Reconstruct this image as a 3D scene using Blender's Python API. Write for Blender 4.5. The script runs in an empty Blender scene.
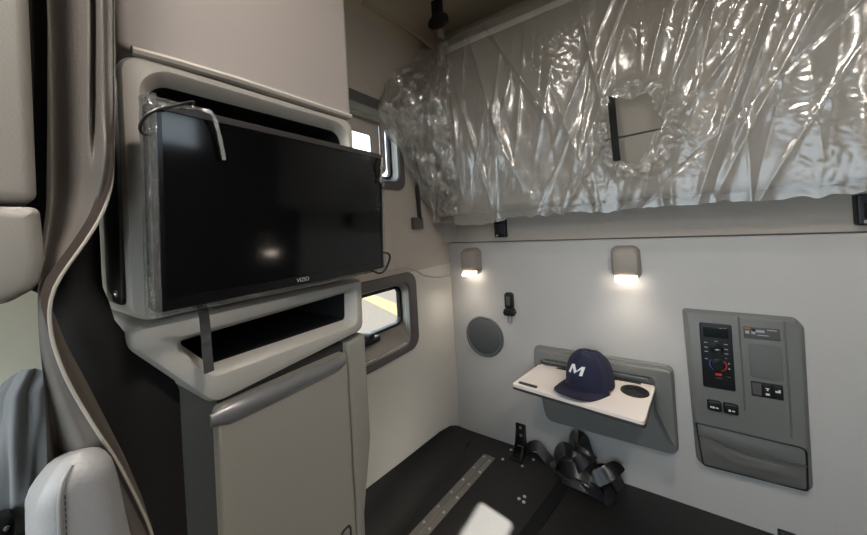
import bpy, bmesh, math, random
from mathutils import Vector, Matrix, noise
from math import sin, cos, pi, radians, sqrt, exp
random.seed(7)
sc = bpy.context.scene
COL = sc.collection
H = 1.642                      # height of the camera above the cab floor; coordinates below are relative to the camera
YB = 1.6                       # rear wall panel
XL = -.995                     # left wall panel
XC = -.62                      # cabinet face
ZB = -1.142                    # top of the lower bunk base

# ------------------------------------------------------------------ materials
def lin(c):
    return tuple(((v/255)/12.92 if v/255 <= .04045 else ((v/255+.055)/1.055)**2.4) for v in c) + (1,)
def mat(name, rgb, rough=.5, metal=0, bump=0, scale=300, mottle=0, mscale=4, spec=.5, emit=None, estr=0, kind='noise', coat=0):
    m = bpy.data.materials.new(name); m.use_nodes = True
    nt = m.node_tree; n = nt.nodes; b = n['Principled BSDF']
    b.inputs['Base Color'].default_value = lin(rgb)
    b.inputs['Roughness'].default_value = rough
    b.inputs['Metallic'].default_value = metal
    b.inputs['Specular IOR Level'].default_value = spec
    if coat: b.inputs['Coat Weight'].default_value = coat
    if emit:
        b.inputs['Emission Color'].default_value = lin(emit); b.inputs['Emission Strength'].default_value = estr
    tc = n.new('ShaderNodeTexCoord')
    if mottle:
        t = n.new('ShaderNodeTexNoise'); t.inputs['Scale'].default_value = mscale; t.inputs['Detail'].default_value = 5
        nt.links.new(tc.outputs['Object'], t.inputs['Vector'])
        mx = n.new('ShaderNodeMix'); mx.data_type = 'RGBA'
        c = lin(rgb)
        mx.inputs['A'].default_value = tuple(v*(1-mottle) for v in c[:3])+(1,)
        mx.inputs['B'].default_value = tuple(min(1, v*(1+mottle)) for v in c[:3])+(1,)
        nt.links.new(t.outputs['Fac'], mx.inputs['Factor']); nt.links.new(mx.outputs['Result'], b.inputs['Base Color'])
    if bump:
        if kind == 'voronoi':
            t = n.new('ShaderNodeTexVoronoi'); out = 'Distance'
        elif kind == 'weave':
            t = n.new('ShaderNodeTexWave'); t.inputs['Distortion'].default_value = .6; out = 'Fac'
        else:
            t = n.new('ShaderNodeTexNoise'); t.inputs['Detail'].default_value = 3; out = 'Fac'
        t.inputs['Scale'].default_value = scale
        nt.links.new(tc.outputs['Object'], t.inputs['Vector'])
        bp = n.new('ShaderNodeBump'); bp.inputs['Strength'].default_value = bump; bp.inputs['Distance'].default_value = .002
        nt.links.new(t.outputs[out], bp.inputs['Height']); nt.links.new(bp.outputs['Normal'], b.inputs['Normal'])
    return m
def film(name, tint=(.9, .89, .86), body=.17, lo=.075, hi=.6, rough=.21, bscale=14, bstr=.3):
    m = bpy.data.materials.new(name); m.use_nodes = True
    nt = m.node_tree; n = nt.nodes; n.remove(n['Principled BSDF']); out = n['Material Output']
    tr = n.new('ShaderNodeBsdfTransparent'); tr.inputs[0].default_value = tint+(1,)
    gl = n.new('ShaderNodeBsdfGlossy'); gl.inputs['Roughness'].default_value = rough; gl.inputs[0].default_value = (1, 1, 1, 1)
    df = n.new('ShaderNodeBsdfDiffuse'); df.inputs[0].default_value = (.8, .79, .76, 1)
    lw = n.new('ShaderNodeLayerWeight'); lw.inputs['Blend'].default_value = .3
    mr = n.new('ShaderNodeMapRange'); mr.inputs['To Min'].default_value = lo; mr.inputs['To Max'].default_value = hi
    tc = n.new('ShaderNodeTexCoord'); tx = n.new('ShaderNodeTexNoise')
    tx.inputs['Scale'].default_value = bscale; tx.inputs['Detail'].default_value = 4; tx.inputs['Distortion'].default_value = .8
    bp = n.new('ShaderNodeBump'); bp.inputs['Strength'].default_value = bstr; bp.inputs['Distance'].default_value = .006
    L = nt.links.new
    L(tc.outputs['Object'], tx.inputs['Vector']); L(tx.outputs['Fac'], bp.inputs['Height'])
    L(bp.outputs['Normal'], gl.inputs['Normal']); L(bp.outputs['Normal'], lw.inputs['Normal'])
    L(lw.outputs['Facing'], mr.inputs['Value'])
    m1 = n.new('ShaderNodeMixShader'); m1.inputs[0].default_value = body
    L(tr.outputs[0], m1.inputs[1]); L(df.outputs[0], m1.inputs[2])
    m2 = n.new('ShaderNodeMixShader'); L(mr.outputs[0], m2.inputs[0]); L(m1.outputs[0], m2.inputs[1]); L(gl.outputs[0], m2.inputs[2])
    L(m2.outputs[0], out.inputs['Surface'])
    return m
M = {}
M['wall'] = mat('grey_vinyl_wall', (178, 176, 173), .55, bump=.25, scale=350, mottle=.05)
M['wall_up'] = mat('beige_fabric_wall', (178, 170, 160), .8, bump=.5, scale=500, mottle=.06, mscale=30)
M['left_low'] = mat('light_vinyl_side', (196, 192, 184), .55, bump=.2, scale=350, mottle=.05)
M['ceil'] = mat('beige_headliner', (186, 174, 152), .9, bump=.3, scale=500)
M['cream'] = mat('cream_panel', (240, 232, 206), .6)
M['cab'] = mat('warm_grey_plastic', (184, 178, 168), .5, bump=.25, scale=600)
M['cab_up'] = mat('mauve_grey_plastic', (172, 163, 157), .6, bump=.25, scale=600)
M['door'] = mat('taupe_grey_door', (150, 144, 134), .5, bump=.2, scale=600)
M['side'] = mat('shaded_taupe_side', (48, 45, 42), .6, bump=.2, scale=500)  # cabinet side darkened in colour for the shade on it
M['silver'] = mat('silver_plastic', (150, 148, 148), .28, metal=.55)
M['frame'] = mat('grey_plastic', (82, 79, 78), .5, bump=.15, scale=600)
M['panel'] = mat('panel_grey_plastic', (112, 113, 110), .48, bump=.15, scale=700)
M['panel_d'] = mat('panel_grey_insert', (98, 100, 97), .5, bump=.15, scale=700)
M['tube'] = mat('mid_grey_trim', (140, 134, 126), .5)
M['black'] = mat('black_plastic', (16, 16, 17), .4)
M['cavity'] = mat('black_liner', (12, 11, 11), .8)
M['rubber'] = mat('black_rubber_mat', (24, 23, 23), .5, bump=.25, scale=250, mottle=.35, mscale=3)
M['webbing'] = mat('black_webbing', (22, 22, 24), .42, bump=.6, scale=350, kind='weave')
M['webgrey'] = mat('grey_webbing', (74, 72, 70), .7, bump=.9, scale=260, kind='weave')
M['satin'] = mat('black_satin_strap', (30, 30, 34), .28, spec=.6, bump=.1, scale=300, kind='weave')
M['metal'] = mat('brushed_metal', (150, 145, 140), .4, metal=.7)
M['chrome'] = mat('bright_metal', (210, 208, 204), .22, metal=1)
M['rivet'] = mat('zinc_rivet', (205, 202, 196), .4, metal=.2)
M['screen'] = mat('dark_glass_screen', (5, 5, 6), .09, spec=.5)
M['bezel'] = mat('gloss_black_bezel', (14, 13, 14), .22)
M['bezel_hi'] = mat('satin_bezel_edge', (62, 58, 58), .3)
M['white'] = mat('white_print', (225, 225, 225), .5)
M['greyprint'] = mat('grey_print', (165, 168, 168), .5)
M['red'] = mat('red_print', (200, 50, 44), .5)
M['orange'] = mat('orange_print', (196, 92, 60), .5)
M['blue'] = mat('blue_print', (50, 80, 150), .5)
M['lcd'] = mat('lcd_glass', (30, 36, 38), .15)
M['table'] = mat('white_laminate', (226, 216, 208), .4)
M['tedge'] = mat('dark_table_edge', (52, 50, 48), .5)
M['navy'] = mat('navy_cotton', (25, 28, 55), .85, bump=.6, scale=700, kind='noise')
M['navy_mesh'] = mat('navy_mesh', (27, 31, 58), .8, bump=1.0, scale=420, kind='voronoi')
M['navy_brim'] = mat('navy_brim', (27, 28, 52), .85, bump=.5, scale=700)
M['curtain'] = mat('grey_vinyl_curtain', (104, 97, 91), .55, bump=.2, scale=250)
M['hem'] = mat('brown_hem_tape', (92, 80, 74), .7, bump=.5, scale=400)
M['hemlite'] = mat('pale_hem_piping', (176, 168, 156), .6)
M['fold'] = mat('brown_grey_vinyl', (92, 84, 76), .65, bump=.2, scale=250)
M['lining'] = mat('shade_dark_lining', (26, 23, 22), .85)  # lining; near-black also stands for shade in the gap by the curtain
M['seat'] = mat('grey_leather', (150, 148, 147), .45, bump=.3, scale=260)
M['drape'] = mat('charcoal_cloth', (150, 148, 146), .6, bump=.2, scale=400)
M['locker'] = mat('locker_grey', (150, 145, 138), .55, bump=.2, scale=400)
M['bunk'] = mat('taupe_vinyl', (132, 126, 116), .6, bump=.2, scale=300)
M['bunk_highlight'] = mat('edge_highlight_vinyl', (214, 214, 206), .5)
M['film'] = film('clear_plastic_film')
M['wrap'] = film('glossy_wrap_film', body=.10, lo=.08, hi=.9, rough=.16, bscale=90, bstr=.5)
M['film_thick'] = film('crumpled_plastic_film', body=.10, lo=.12, hi=.75, rough=.14, bscale=20, bstr=.35)
M['tail'] = film('twisted_film', body=.24, lo=.1, hi=.8, rough=.25, bscale=120, bstr=.6)
M['lens'] = mat('lamp_lens', (255, 244, 228), .4, emit=(255, 240, 222), estr=9)
M['lamp'] = mat('lamp_housing', (150, 141, 132), .5, bump=.15, scale=600)
M['asphalt'] = mat('asphalt', (32, 31, 30), .9, spec=0, bump=.6, scale=40, mottle=.25, mscale=14)
M['yellow'] = mat('yellow_road_paint', (47, 42, 32), .8, spec=0, mottle=.2, mscale=10)
M['pocket'] = mat('grey_elastic_fabric', (98, 97, 93), .7, bump=.4, scale=500)
M['speaker'] = mat('speaker_grille', (78, 82, 84), .55, bump=.8, scale=420, kind='voronoi')
M['ring'] = mat('speaker_ring', (92, 96, 98), .45)
def glass(name):
    m = bpy.data.materials.new(name); m.use_nodes = True
    nt = m.node_tree; n = nt.nodes; n.remove(n['Principled BSDF'])
    tr = n.new('ShaderNodeBsdfTransparent'); tr.inputs[0].default_value = (.93, .95, .95, 1)
    gl = n.new('ShaderNodeBsdfGlossy'); gl.inputs['Roughness'].default_value = .02
    lw = n.new('ShaderNodeLayerWeight'); lw.inputs['Blend'].default_value = .15
    mx = n.new('ShaderNodeMixShader'); L = nt.links.new
    L(lw.outputs['Fresnel'], mx.inputs[0]); L(tr.outputs[0], mx.inputs[1]); L(gl.outputs[0], mx.inputs[2])
    L(mx.outputs[0], n['Material Output'].inputs['Surface'])
    return m
M['glass'] = glass('window_glass')

# ------------------------------------------------------------------ mesh helpers
class MB:
    def __init__(s): s.v = []; s.f = []; s.mi = []
    def loft(s, loops, c0=False, c1=False, closed=True, mi=0):
        n = len(loops[0]); b = len(s.v)
        for l in loops: s.v += [tuple(p) for p in l]
        for i in range(len(loops)-1):
            for j in range(n if closed else n-1):
                k = (j+1) % n
                s.f.append((b+i*n+j, b+i*n+k, b+(i+1)*n+k, b+(i+1)*n+j)); s.mi.append(mi)
        if c0: s.f.append(tuple(b+j for j in range(n))); s.mi.append(mi)
        if c1: s.f.append(tuple(b+(len(loops)-1)*n+j for j in range(n))); s.mi.append(mi)
        return s
    def box(s, x0, x1, y0, y1, z0, z1, r=0, mi=0):
        if r:
            return s.pad(lambda i: rrect(x0+i, x1-i, y0+i, y1-i, max(r-i, 0.0005), 4), lambda u, v, w: (u, v, z0+w), z1-z0, r, both=True, mi=mi)
        l = [(x0, y0), (x1, y0), (x1, y1), (x0, y1)]
        return s.loft([[(x, y, z0) for x, y in l], [(x, y, z1) for x, y in l]], True, True, mi=mi)
    def pad(s, outline, mp, h, r, w0=0, both=False, cap=True, back=True, steps=4, mi=0):
        """rounded slab: outline(inset) -> 2d loop; mp maps (u,v,w) to space; edge radius r at the front"""
        L = []
        if both:
            for k in range(steps):
                a = pi/2*k/steps
                L.append([mp(u, v, w0+r-r*cos(a)) for u, v in outline(r-r*sin(a))])
        else: L.append([mp(u, v, w0) for u, v in outline(0)])
        for k in range(steps+1):
            a = pi/2*k/steps
            L.append([mp(u, v, w0+h-r+r*sin(a)) for u, v in outline(r-r*cos(a))])
        return s.loft(L, back, cap, mi=mi)
    def tube(s, path, r, n=8, closed=False, caps=True, mi=0):
        P = [Vector(p) for p in path]; m = len(P); loops = []; up = Vector((0, 0, 1)); prev = None
        for i, p in enumerate(P):
            a = P[(i-1) % m] if (closed or i > 0) else p
            b = P[(i+1) % m] if (closed or i < m-1) else p
            t = (b-a).normalized()
            if prev is None:
                x = t.cross(up)
                if x.length < .1: x = t.cross(Vector((1, 0, 0)))
            else: x = prev - t*prev.dot(t)
            x.normalize(); prev = x; y = t.cross(x)
            rr = r(i/(m-1)) if callable(r) else r
            loops.append([p+x*rr*cos(2*pi*k/n)+y*rr*sin(2*pi*k/n) for k in range(n)])
        if closed: loops.append(loops[0])
        return s.loft(loops, caps and not closed, caps and not closed, mi=mi)
    def ribbon(s, path, nrm, w, t, mi=0):
        """strap of width w and thickness t; nrm: a normal per path point"""
        P = [Vector(p) for p in path]; m = len(P); loops = []
        for i, p in enumerate(P):
            d = (P[min(i+1, m-1)]-P[max(i-1, 0)]).normalized()
            n = Vector(nrm[i]) if not isinstance(nrm[0], (int, float)) else Vector(nrm)
            n = (n-d*n.dot(d))
            if n.length < 1e-4: n = d.orthogonal()
            n.normalize(); x = d.cross(n)
            loops.append([p+x*w/2+n*t/2, p-x*w/2+n*t/2, p-x*w/2-n*t/2, p+x*w/2-n*t/2])
        return s.loft(loops, True, True, mi=mi)
    def lathe(s, prof, mp, n=32, c0=False, c1=False, mi=0, su=1, sv=1):
        return s.loft([[mp(su*r*cos(2*pi*k/n), sv*r*sin(2*pi*k/n), w) for k in range(n)] for r, w in prof], c0, c1, mi=mi)
    def grid(s, fn, nu, nv, skip=None, mi=0):
        b = len(s.v)
        for j in range(nv+1):
            for i in range(nu+1): s.v.append(tuple(fn(i/nu, j/nv)))
        for j in range(nv):
            for i in range(nu):
                if skip and skip((i+.5)/nu, (j+.5)/nv): continue
                a = b+j*(nu+1)+i
                s.f.append((a, a+1, a+nu+2, a+nu+1)); s.mi.append(mi)
        return s
def build(name, mb, m, parent=None, angle=35, origin=None, label=None, smooth=True):
    ms = m if isinstance(m, (list, tuple)) else [m]
    me = bpy.data.meshes.new(name)
    if parent is not None: o0 = parent['_o']
    else:
        if origin is None:
            xs = [v[0] for v in mb.v]; ys = [v[1] for v in mb.v]; zs = [v[2] for v in mb.v]
            origin = ((min(xs)+max(xs))/2, (min(ys)+max(ys))/2, min(zs))
        o0 = origin
    me.from_pydata([(v[0]-o0[0], v[1]-o0[1], v[2]-o0[2]) for v in mb.v], [], mb.f)
    for k in ms: me.materials.append(k)
    me.polygons.foreach_set('material_index', mb.mi)
    bm = bmesh.new(); bm.from_mesh(me)
    loose = [v for v in bm.verts if not v.link_faces]
    if loose: bmesh.ops.delete(bm, geom=loose, context='VERTS')
    bmesh.ops.remove_doubles(bm, verts=bm.verts, dist=1e-6)
    bmesh.ops.recalc_face_normals(bm, faces=bm.faces)
    bm.to_mesh(me); bm.free()
    if smooth:
        me.polygons.foreach_set('use_smooth', [True]*len(me.polygons))
        me.set_sharp_from_angle(angle=radians(angle))
    o = bpy.data.objects.new(name, me); COL.objects.link(o)
    ORG[o.name] = o0
    if parent is not None: o.parent = parent['o']
    else: o.location = (o0[0], o0[1], o0[2]+H)
    if label: o['label'] = label
    return {'o': o, '_o': o0}
ORG = {}
def thing(name, label, cat, loc, group=None):
    o = bpy.data.objects.new(name, None); COL.objects.link(o); o.empty_display_size = .05
    o.location = (loc[0], loc[1], loc[2]+H)
    o['label'] = label; o['category'] = cat
    if group: o['group'] = group
    return {'o': o, '_o': tuple(loc)}
def tag(b, label, cat, group=None, kind=None):
    o = b['o']; o['label'] = label; o['category'] = cat
    if group: o['group'] = group
    if kind: o['kind'] = kind
    return b
def struct(name, mb, m, angle=35, label=None, cat='structure'):
    b = build(name, mb, m, angle=angle); b['o']['kind'] = 'structure'
    if label: b['o']['label'] = label
    b['o']['category'] = cat
    return b
def rrect(u0, u1, v0, v1, r, n=5):
    r = min(r, (u1-u0)/2-1e-4, (v1-v0)/2-1e-4); out = []
    for cu, cv, a0 in ((u1-r, v1-r, 0), (u0+r, v1-r, 90), (u0+r, v0+r, 180), (u1-r, v0+r, 270)):
        for k in range(n+1):
            a = radians(a0+90*k/n); out.append((cu+r*cos(a), cv+r*sin(a)))
    return out
def rpoly(pts, rs, inset=0, n=6):
    """rounded polygon (counter-clockwise), optionally inset"""
    m = len(pts); P = [Vector(p) for p in pts]
    if inset:
        Q = []
        for i in range(m):
            a, p, b = P[i-1], P[i], P[(i+1) % m]
            d1 = (p-a).normalized(); d2 = (b-p).normalized()
            n1 = Vector((-d1.y, d1.x)); n2 = Vector((-d2.y, d2.x))
            k = (n1+n2); k = k/(k.length_squared/2) if k.length > 1e-6 else n1
            Q.append(p+k*inset)
        P = Q
    out = []
    for i in range(m):
        a, p, b = P[i-1], P[i], P[(i+1) % m]; r = max((rs[i] if isinstance(rs, (list, tuple)) else rs)-inset, 5e-4)
        d1 = (a-p).normalized(); d2 = (b-p).normalized(); ang = d1.angle(d2)
        t = min(r/math.tan(ang/2), (a-p).length*.49, (b-p).length*.49)
        A = p+d1*t; B = p+d2*t
        for k in range(n+1):
            q = k/n; c = A*(1-q)**2+p*2*q*(1-q)+B*q*q
            out.append((c.x, c.y))
    return out
def rear(w0=0): return lambda u, v, w: (u, YB-w-w0, v)
def leftw(w0=0): return lambda u, v, w: (XL+w+w0, u, v)
def cabf(w0=0): return lambda u, v, w: (XC+w+w0, u, v)
def catmull(pts, k=8):
    P = [Vector(p) for p in pts]; P = [P[0]*2-P[1]]+P+[P[-1]*2-P[-2]]; out = []
    for i in range(1, len(P)-2):
        for j in range(k):
            t = j/k; a, b, c, d = P[i-1:i+3]
            out.append(.5*((2*b)+(c-a)*t+(2*a-5*b+4*c-d)*t*t+(3*b-a-3*c+d)*t**3))
    out.append(P[-2]); return out
def interp(tab, z):
    tab = sorted(tab)
    if z <= tab[0][0]: return tab[0][1]
    for (a, p), (b, q) in zip(tab, tab[1:]):
        if z <= b:
            t = (z-a)/(b-a); t = t*t*(3-2*t); return p+(q-p)*t
    return tab[-1][1]
def text(name, s, size, mp, m, parent, align='CENTER', thick=.0006, shear=0):
    cu = bpy.data.curves.new(name, 'FONT'); cu.body = s; cu.size = size; cu.align_x = align; cu.align_y = 'CENTER'; cu.extrude = thick/2; cu.shear = shear
    o = bpy.data.objects.new(name, cu); COL.objects.link(o)
    bpy.context.view_layer.update()
    me = bpy.data.meshes.new_from_object(o); mb = MB()
    mb.v = [mp(v.co.x, v.co.y, v.co.z+thick/2) for v in me.vertices]; mb.f = [tuple(p.vertices) for p in me.polygons]; mb.mi = [0]*len(mb.f)
    bpy.data.objects.remove(o); bpy.data.curves.remove(cu); bpy.data.meshes.remove(me)
    return build(name, mb, m, parent, smooth=False)
def plate_hole(mb, out, inn, mp, w0=0, thick=.02, mi=0):
    mb.loft([[mp(u, v, w0) for u, v in out], [mp(u, v, w0) for u, v in inn], [mp(u, v, w0-thick) for u, v in inn], [mp(u, v, w0-thick) for u, v in out], [mp(u, v, w0) for u, v in out]], mi=mi)
    return mb

# ------------------------------------------------------------------ the shell
mb = MB(); mb.pad(lambda i: rrect(-1.02+i, 1.06-i, -1.3+i, -.089-i, max(.014-i, .0005)), rear(), .06, .014, w0=-.06)
struct('wall_back', mb, M['wall'], label='light grey vinyl lower panel of the rear wall', cat='wall')
mb = MB(); mb.box(-1.03, 1.06, 1.607, 1.66, -.10, 1.2)
struct('wall_back_upper', mb, M['wall_up'], label='beige fabric strip of rear wall above the seam', cat='wall')
mb = MB(); mb.tube([(-1.0, 1.606, -.0885), (1.05, 1.606, -.0885)], .003, 6)
struct('trim_1', mb, M['frame'], label='dark seam line along the top of the rear wall panel', cat='trim')
# left wall: one shell with two window openings
W1o = rrect(.76, 1.205, -.538, -.247, .04); W2o = rrect(.74, 1.18, .228, .538, .04)
mb = MB()
plate_hole(mb, rrect(.25, 1.61, -1.3, -.205, .0006), rrect(.75, 1.215, -.545, -.24, .04), leftw(), 0, .03)
struct('wall_left', mb, M['left_low'], label='pale vinyl lower left wall around the lower window', cat='wall')
mb = MB()
plate_hole(mb, rrect(.14, 1.62, -.205, .93, .0006), rrect(.73, 1.19, .22, .546, .04), leftw(-.002), 0, .03)
struct('wall_left_upper', mb, M['wall_up'], label='beige upper left wall around the upper window', cat='wall')
mb = MB(); mb.box(-1.03, XL-.005, -.35, .25, -1.642, -.2); mb.box(-1.03, XL-.003, -.35, .14, -.2, .3); mb.box(-1.03, XL-.005, -1.2, -.35, -1.642, -.35)
struct('wall_left_front', mb, M['cream'], label='cream side panel behind the driver area', cat='wall')
mb = MB(); mb.tube(catmull([(XL-.001, .75, -.172), (XL, 1.0, -.172), (XL, 1.2, -.18), (XL, 1.27, -.2), (XL, 1.34, -.235), (XL, 1.45, -.262), (XL, 1.605, -.275)]), .0045, 8)
struct('trim_2', mb, M['wall_up'], label='curved moulding line on the left wall above the lower window', cat='trim')
# corner post: soft vertical cove in the rear left corner, upper part
mb = MB(); mb.loft([[(XL-.02, 1.50, z), (XL, 1.53, z), (XL+.012, 1.57, z), (XL+.03, 1.598, z), (XL+.05, 1.612, z), (XL-.02, 1.63, z)] for z in (-.086, .95)], True, True)
struct('trim_3', mb, M['wall_up'], label='rounded beige corner filler where left wall meets rear wall', cat='trim')
# ceiling with cove to the left wall
L = []
for y in (-1.2, 1.3, 1.45, 1.56, 1.62):
    zr = 1.08
    loop = [(XL-.005, y, .9)]
    for k in range(9):
        a = radians(90*k/8); loop.append((XL+.14-.145*cos(a), y, .93+.15*sin(a)))
    loop += [(1.06, y, zr), (1.06, y, zr+.04), (XL-.05, y, zr+.04), (XL-.05, y, .9)]
    L.append(loop)
mb = MB(); mb.loft(L, True, True)
struct('ceiling', mb, M['ceil'], label='beige headliner curving down to the left wall', cat='ceiling')
mb = MB(); mb.tube(catmull([(XL+.004, 1.0, .985), (XL+.012, 1.2, 1.0), (XL+.02, 1.36, 1.005), (XL+.035, 1.47, .985), (XL+.055, 1.54, .955), (XL+.06, 1.6, .9)]), .012, 8)
struct('trim_4', mb, M['ceil'], label='rounded rib along the headliner edge above the bunk', cat='trim')
# right wall with the window the sun comes through
mb = MB(); plate_hole(mb, rrect(-.3, 1.66, -1.642, 1.12, .0006), rrect(.56, .908, .395, .56, .02), lambda u, v, w: (1.05-w, u, v), 0, .02)
struct('wall_right', mb, M['frame'], label='dark grey right wall, out of frame', cat='wall')
mb = MB(); mb.box(1.06, 1.064, .545, .92, .38, .575)
struct('window_3', mb, M['glass'], label='small upper window in the right wall', cat='window')
mb = MB(); plate_hole(mb, rrect(XL-.03, 1.07, -1.642, 1.12, .0006), rrect(-.9, .95, -.42, .62, .06), lambda u, v, w: (u, -1.2+w, v), 0, .04)
struct('wall_front', mb, M['frame'], label='grey dashboard wall and windshield frame behind the camera', cat='wall')
mb = MB(); mb.box(-.93, .98, -1.262, -1.258, -.45, .65)
struct('window_4', mb, M['glass'], label='windshield behind the camera', cat='window')
mb = MB(); mb.box(1.05, 1.07, -1.2, -.3, -1.642, 1.12)  # unseen cab side made solid so no sun enters here
struct('wall_right_front', mb, M['frame'], label='right side of the cab, out of frame, closed solid against the sun', cat='wall')
mb = MB(); mb.box(XL-.03, 1.06, -1.2, 1.66, -1.69, -1.642)
struct('floor', mb, M['rubber'], label='dark cab floor', cat='floor')
# pavement outside
mb = MB(); mb.box(-30, 30, -30, 30, -2.9, -2.85)
pv = struct('ground', mb, M['asphalt'], label='sunlit grey pavement outside the window', cat='ground')
q4 = [(-14.9, 12.5), (-5.04, 8.0), (-4.0, 6.65), (-13.3, 11.05)]
mb = MB(); mb.loft([[(x, y, z) for x, y in q4] for z in (-2.846, -2.843)], True, True)
tag(build('road_marking', mb, M['yellow']), 'yellow painted line on the pavement seen through the lower window', 'road marking')

# ------------------------------------------------------------------ windows in the left wall
def window(name, oy0, oy1, oz0, oz1, ro, hole, py0, py1, pz0, pz1, lbl):
    mb = MB()
    n = 6
    O = lambda i: rrect(oy0+i, oy1-i, oz0+i, oz1-i, max(ro-i, .001), n)
    y0, y1, z0, z1, rh = hole
    Hh = lambda i: rrect(y0+i, y1-i, z0+i, z1-i, max(rh-i, .001), n)
    mp = leftw()
    lo = [[mp(u, v, 0) for u, v in O(0)], [mp(u, v, .008) for u, v in O(.001)], [mp(u, v, .012) for u, v in O(.005)],
          [mp(u, v, .012) for u, v in Hh(-.006)], [mp(u, v, .009) for u, v in Hh(-.002)], [mp(u, v, .002) for u, v in Hh(0)]]
    mb.loft(lo)
    w = build(name, mb, M['frame'], label='grey window frame'); w['o']['kind'] = 'structure'; w['o']['label'] = lbl; w['o']['category'] = 'window'
    P = lambda i: rrect(py0+i, py1-i, pz0+i, pz1-i, max(.025-i, .001), n)
    mb = MB(); mb.loft([[mp(u, v, .002) for u, v in Hh(0)], [mp(u, v, -.07) for u, v in P(-.014)]])
    build('window_recess', mb, M['tube'], w)
    mb = MB(); mb.loft([[mp(u, v, -.07) for u, v in P(-.016)], [mp(u, v, -.062) for u, v in P(-.013)], [mp(u, v, -.062) for u, v in P(-.002)], [mp(u, v, -.074) for u, v in P(0)], [mp(u, v, -.085) for u, v in P(0)], [mp(u, v, -.085) for u, v in P(-.016)], [mp(u, v, -.07) for u, v in P(-.016)]])
    build('gasket', mb, M['black'], w, label='black rubber gasket')
    mb = MB(); mb.pad(lambda i: P(.0+i), mp, .004, .001, w0=-.081)
    build('pane', mb, M['glass'], w, label='clear glass pane')
    return w
w1 = window('window_1', .70, 1.262, -.57, -.2, .062, (.76, 1.205, -.538, -.247, .04), .74, 1.215, -.445, -.283, 'lower window in a grey frame on the left wall, pavement outside')
mb = MB(); mb.box(XL-.062, XL-.02, .93, 1.03, -.475, -.45, r=.008); mb.box(XL-.055, XL-.008, .955, .985, -.455, -.425, r=.008)
build('latch', mb, M['black'], w1, label='black plastic window latch')
mb = MB(); mb.tube([(XL-.008, .80, -.531), (XL-.008, 1.19, -.531)], .0045, 8)  # added strip standing for sunlight caught on the sill lip
build('sill_glint', mb, M['chrome'], w1, label='added strip for the sunlight glint on the sill')
w2 = window('window_2', .70, 1.222, .187, .585, .05, (.74, 1.18, .228, .538, .04), .72, 1.20, .262, .505, 'upper window on the left wall, half hidden behind the television')
mb = MB(); mp = leftw()
A = lambda i: rrect(.745+i, 1.072-i, .245+i, .492-i, max(.035-i, .001), 6)
lo = []
for k in range(13):
    a = 2*pi*k/12; lo.append([mp(u, v, .022+.012*sin(a)) for u, v in A(.0125-.0125*cos(a))])
mb.loft(lo)
build('vent_frame', mb, M['tube'], w2, label='grey rounded inner sash')
mb = MB(); plate_hole(mb, A(.02), rrect(.80, 1.0, .30, .41, .012, 6), leftw(), .012, .006)
build('sash_panel', mb, M['wall_up'], w2)

# ------------------------------------------------------------------ lower bunk base
bb = thing('lower_bunk', 'black rubber-covered base of the lower bunk along the rear wall', 'bunk', (0, 1.2, -1.642))
mb = MB(); mb.box(-.90, 1.045, .60, 1.598, -1.19, ZB); mb.box(-.90, 1.045, .62, 1.598, -1.642, -1.19)
build('platform', mb, M['rubber'], bb)
L = []
for y, zt in ((.60, -.985), (.85, -1.0), (1.1, -1.03), (1.4, -1.062), (1.5, -1.085), (1.56, -1.115), (1.597, -1.14)):
    h = max(zt-ZB, .004); d = min(.13, .05+h); loop = [(-.88, y, ZB-.04), (-.88, y, ZB+.0005)]
    for k in range(9):
        a = pi/2*k/8; loop.append((XL+.003+d-(d)*sin(a)*1.0, y, ZB+.001+h*(1-cos(a))))
    loop += [(XL+.001, y, ZB+h+.001), (XL+.001, y, ZB-.04)]
    L.append(loop)
mb = MB(); mb.loft(L, True, True)
build('upturned_edge', mb, M['rubber'], bb)
# piano hinge
hx = lambda y: -.746+(y-1.46)*(.05/.5)
mb = MB()
for s in (-1, 1):
    L = []
    for y in (.75, 1.462):
        x0 = hx(y)+s*.0045; x1 = hx(y)+s*.03; a, b = min(x0, x1), max(x0, x1)
        L.append([(a, y, ZB), (b, y, ZB), (b, y, ZB+.003), (a, y, ZB+.003)])
    mb.loft(L, True, True)
mb.tube([(hx(.75), .75, ZB+.003), (hx(1.462), 1.462, ZB+.003)], .0045, 8)
hg = build('hinge', mb, M['metal'], bb, label='brushed metal piano hinge')
for k in range(8):
    for s in (-1, 1):
        y = 1.44-k*.088-(.012 if s > 0 else 0)
        mb = MB(); mb.lathe([(.0065, 0), (.0062, .0018), (.004, .0034), (.0005, .004)], lambda u, v, w, y=y, s=s: (hx(y)+s*.018+u, y+v, ZB+.003+w), 12, True)
        build('rivet', mb, M['rivet'], hg)
for x, y in ((-.535, 1.293), (-.519, 1.315), (-.513, 1.287), (-.672, 1.558), (-.682, 1.475), (-.553, 1.545), (-.585, 1.478)):
    mb = MB(); mb.lathe([(.007, 0), (.0068, .002), (.004, .0042), (.0005, .005)], lambda u, v, w, x=x, y=y: (x+u, y+v, ZB+w), 12, True)
    build('screw_head', mb, M['rivet'], bb, label='round bright screw head')

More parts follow.
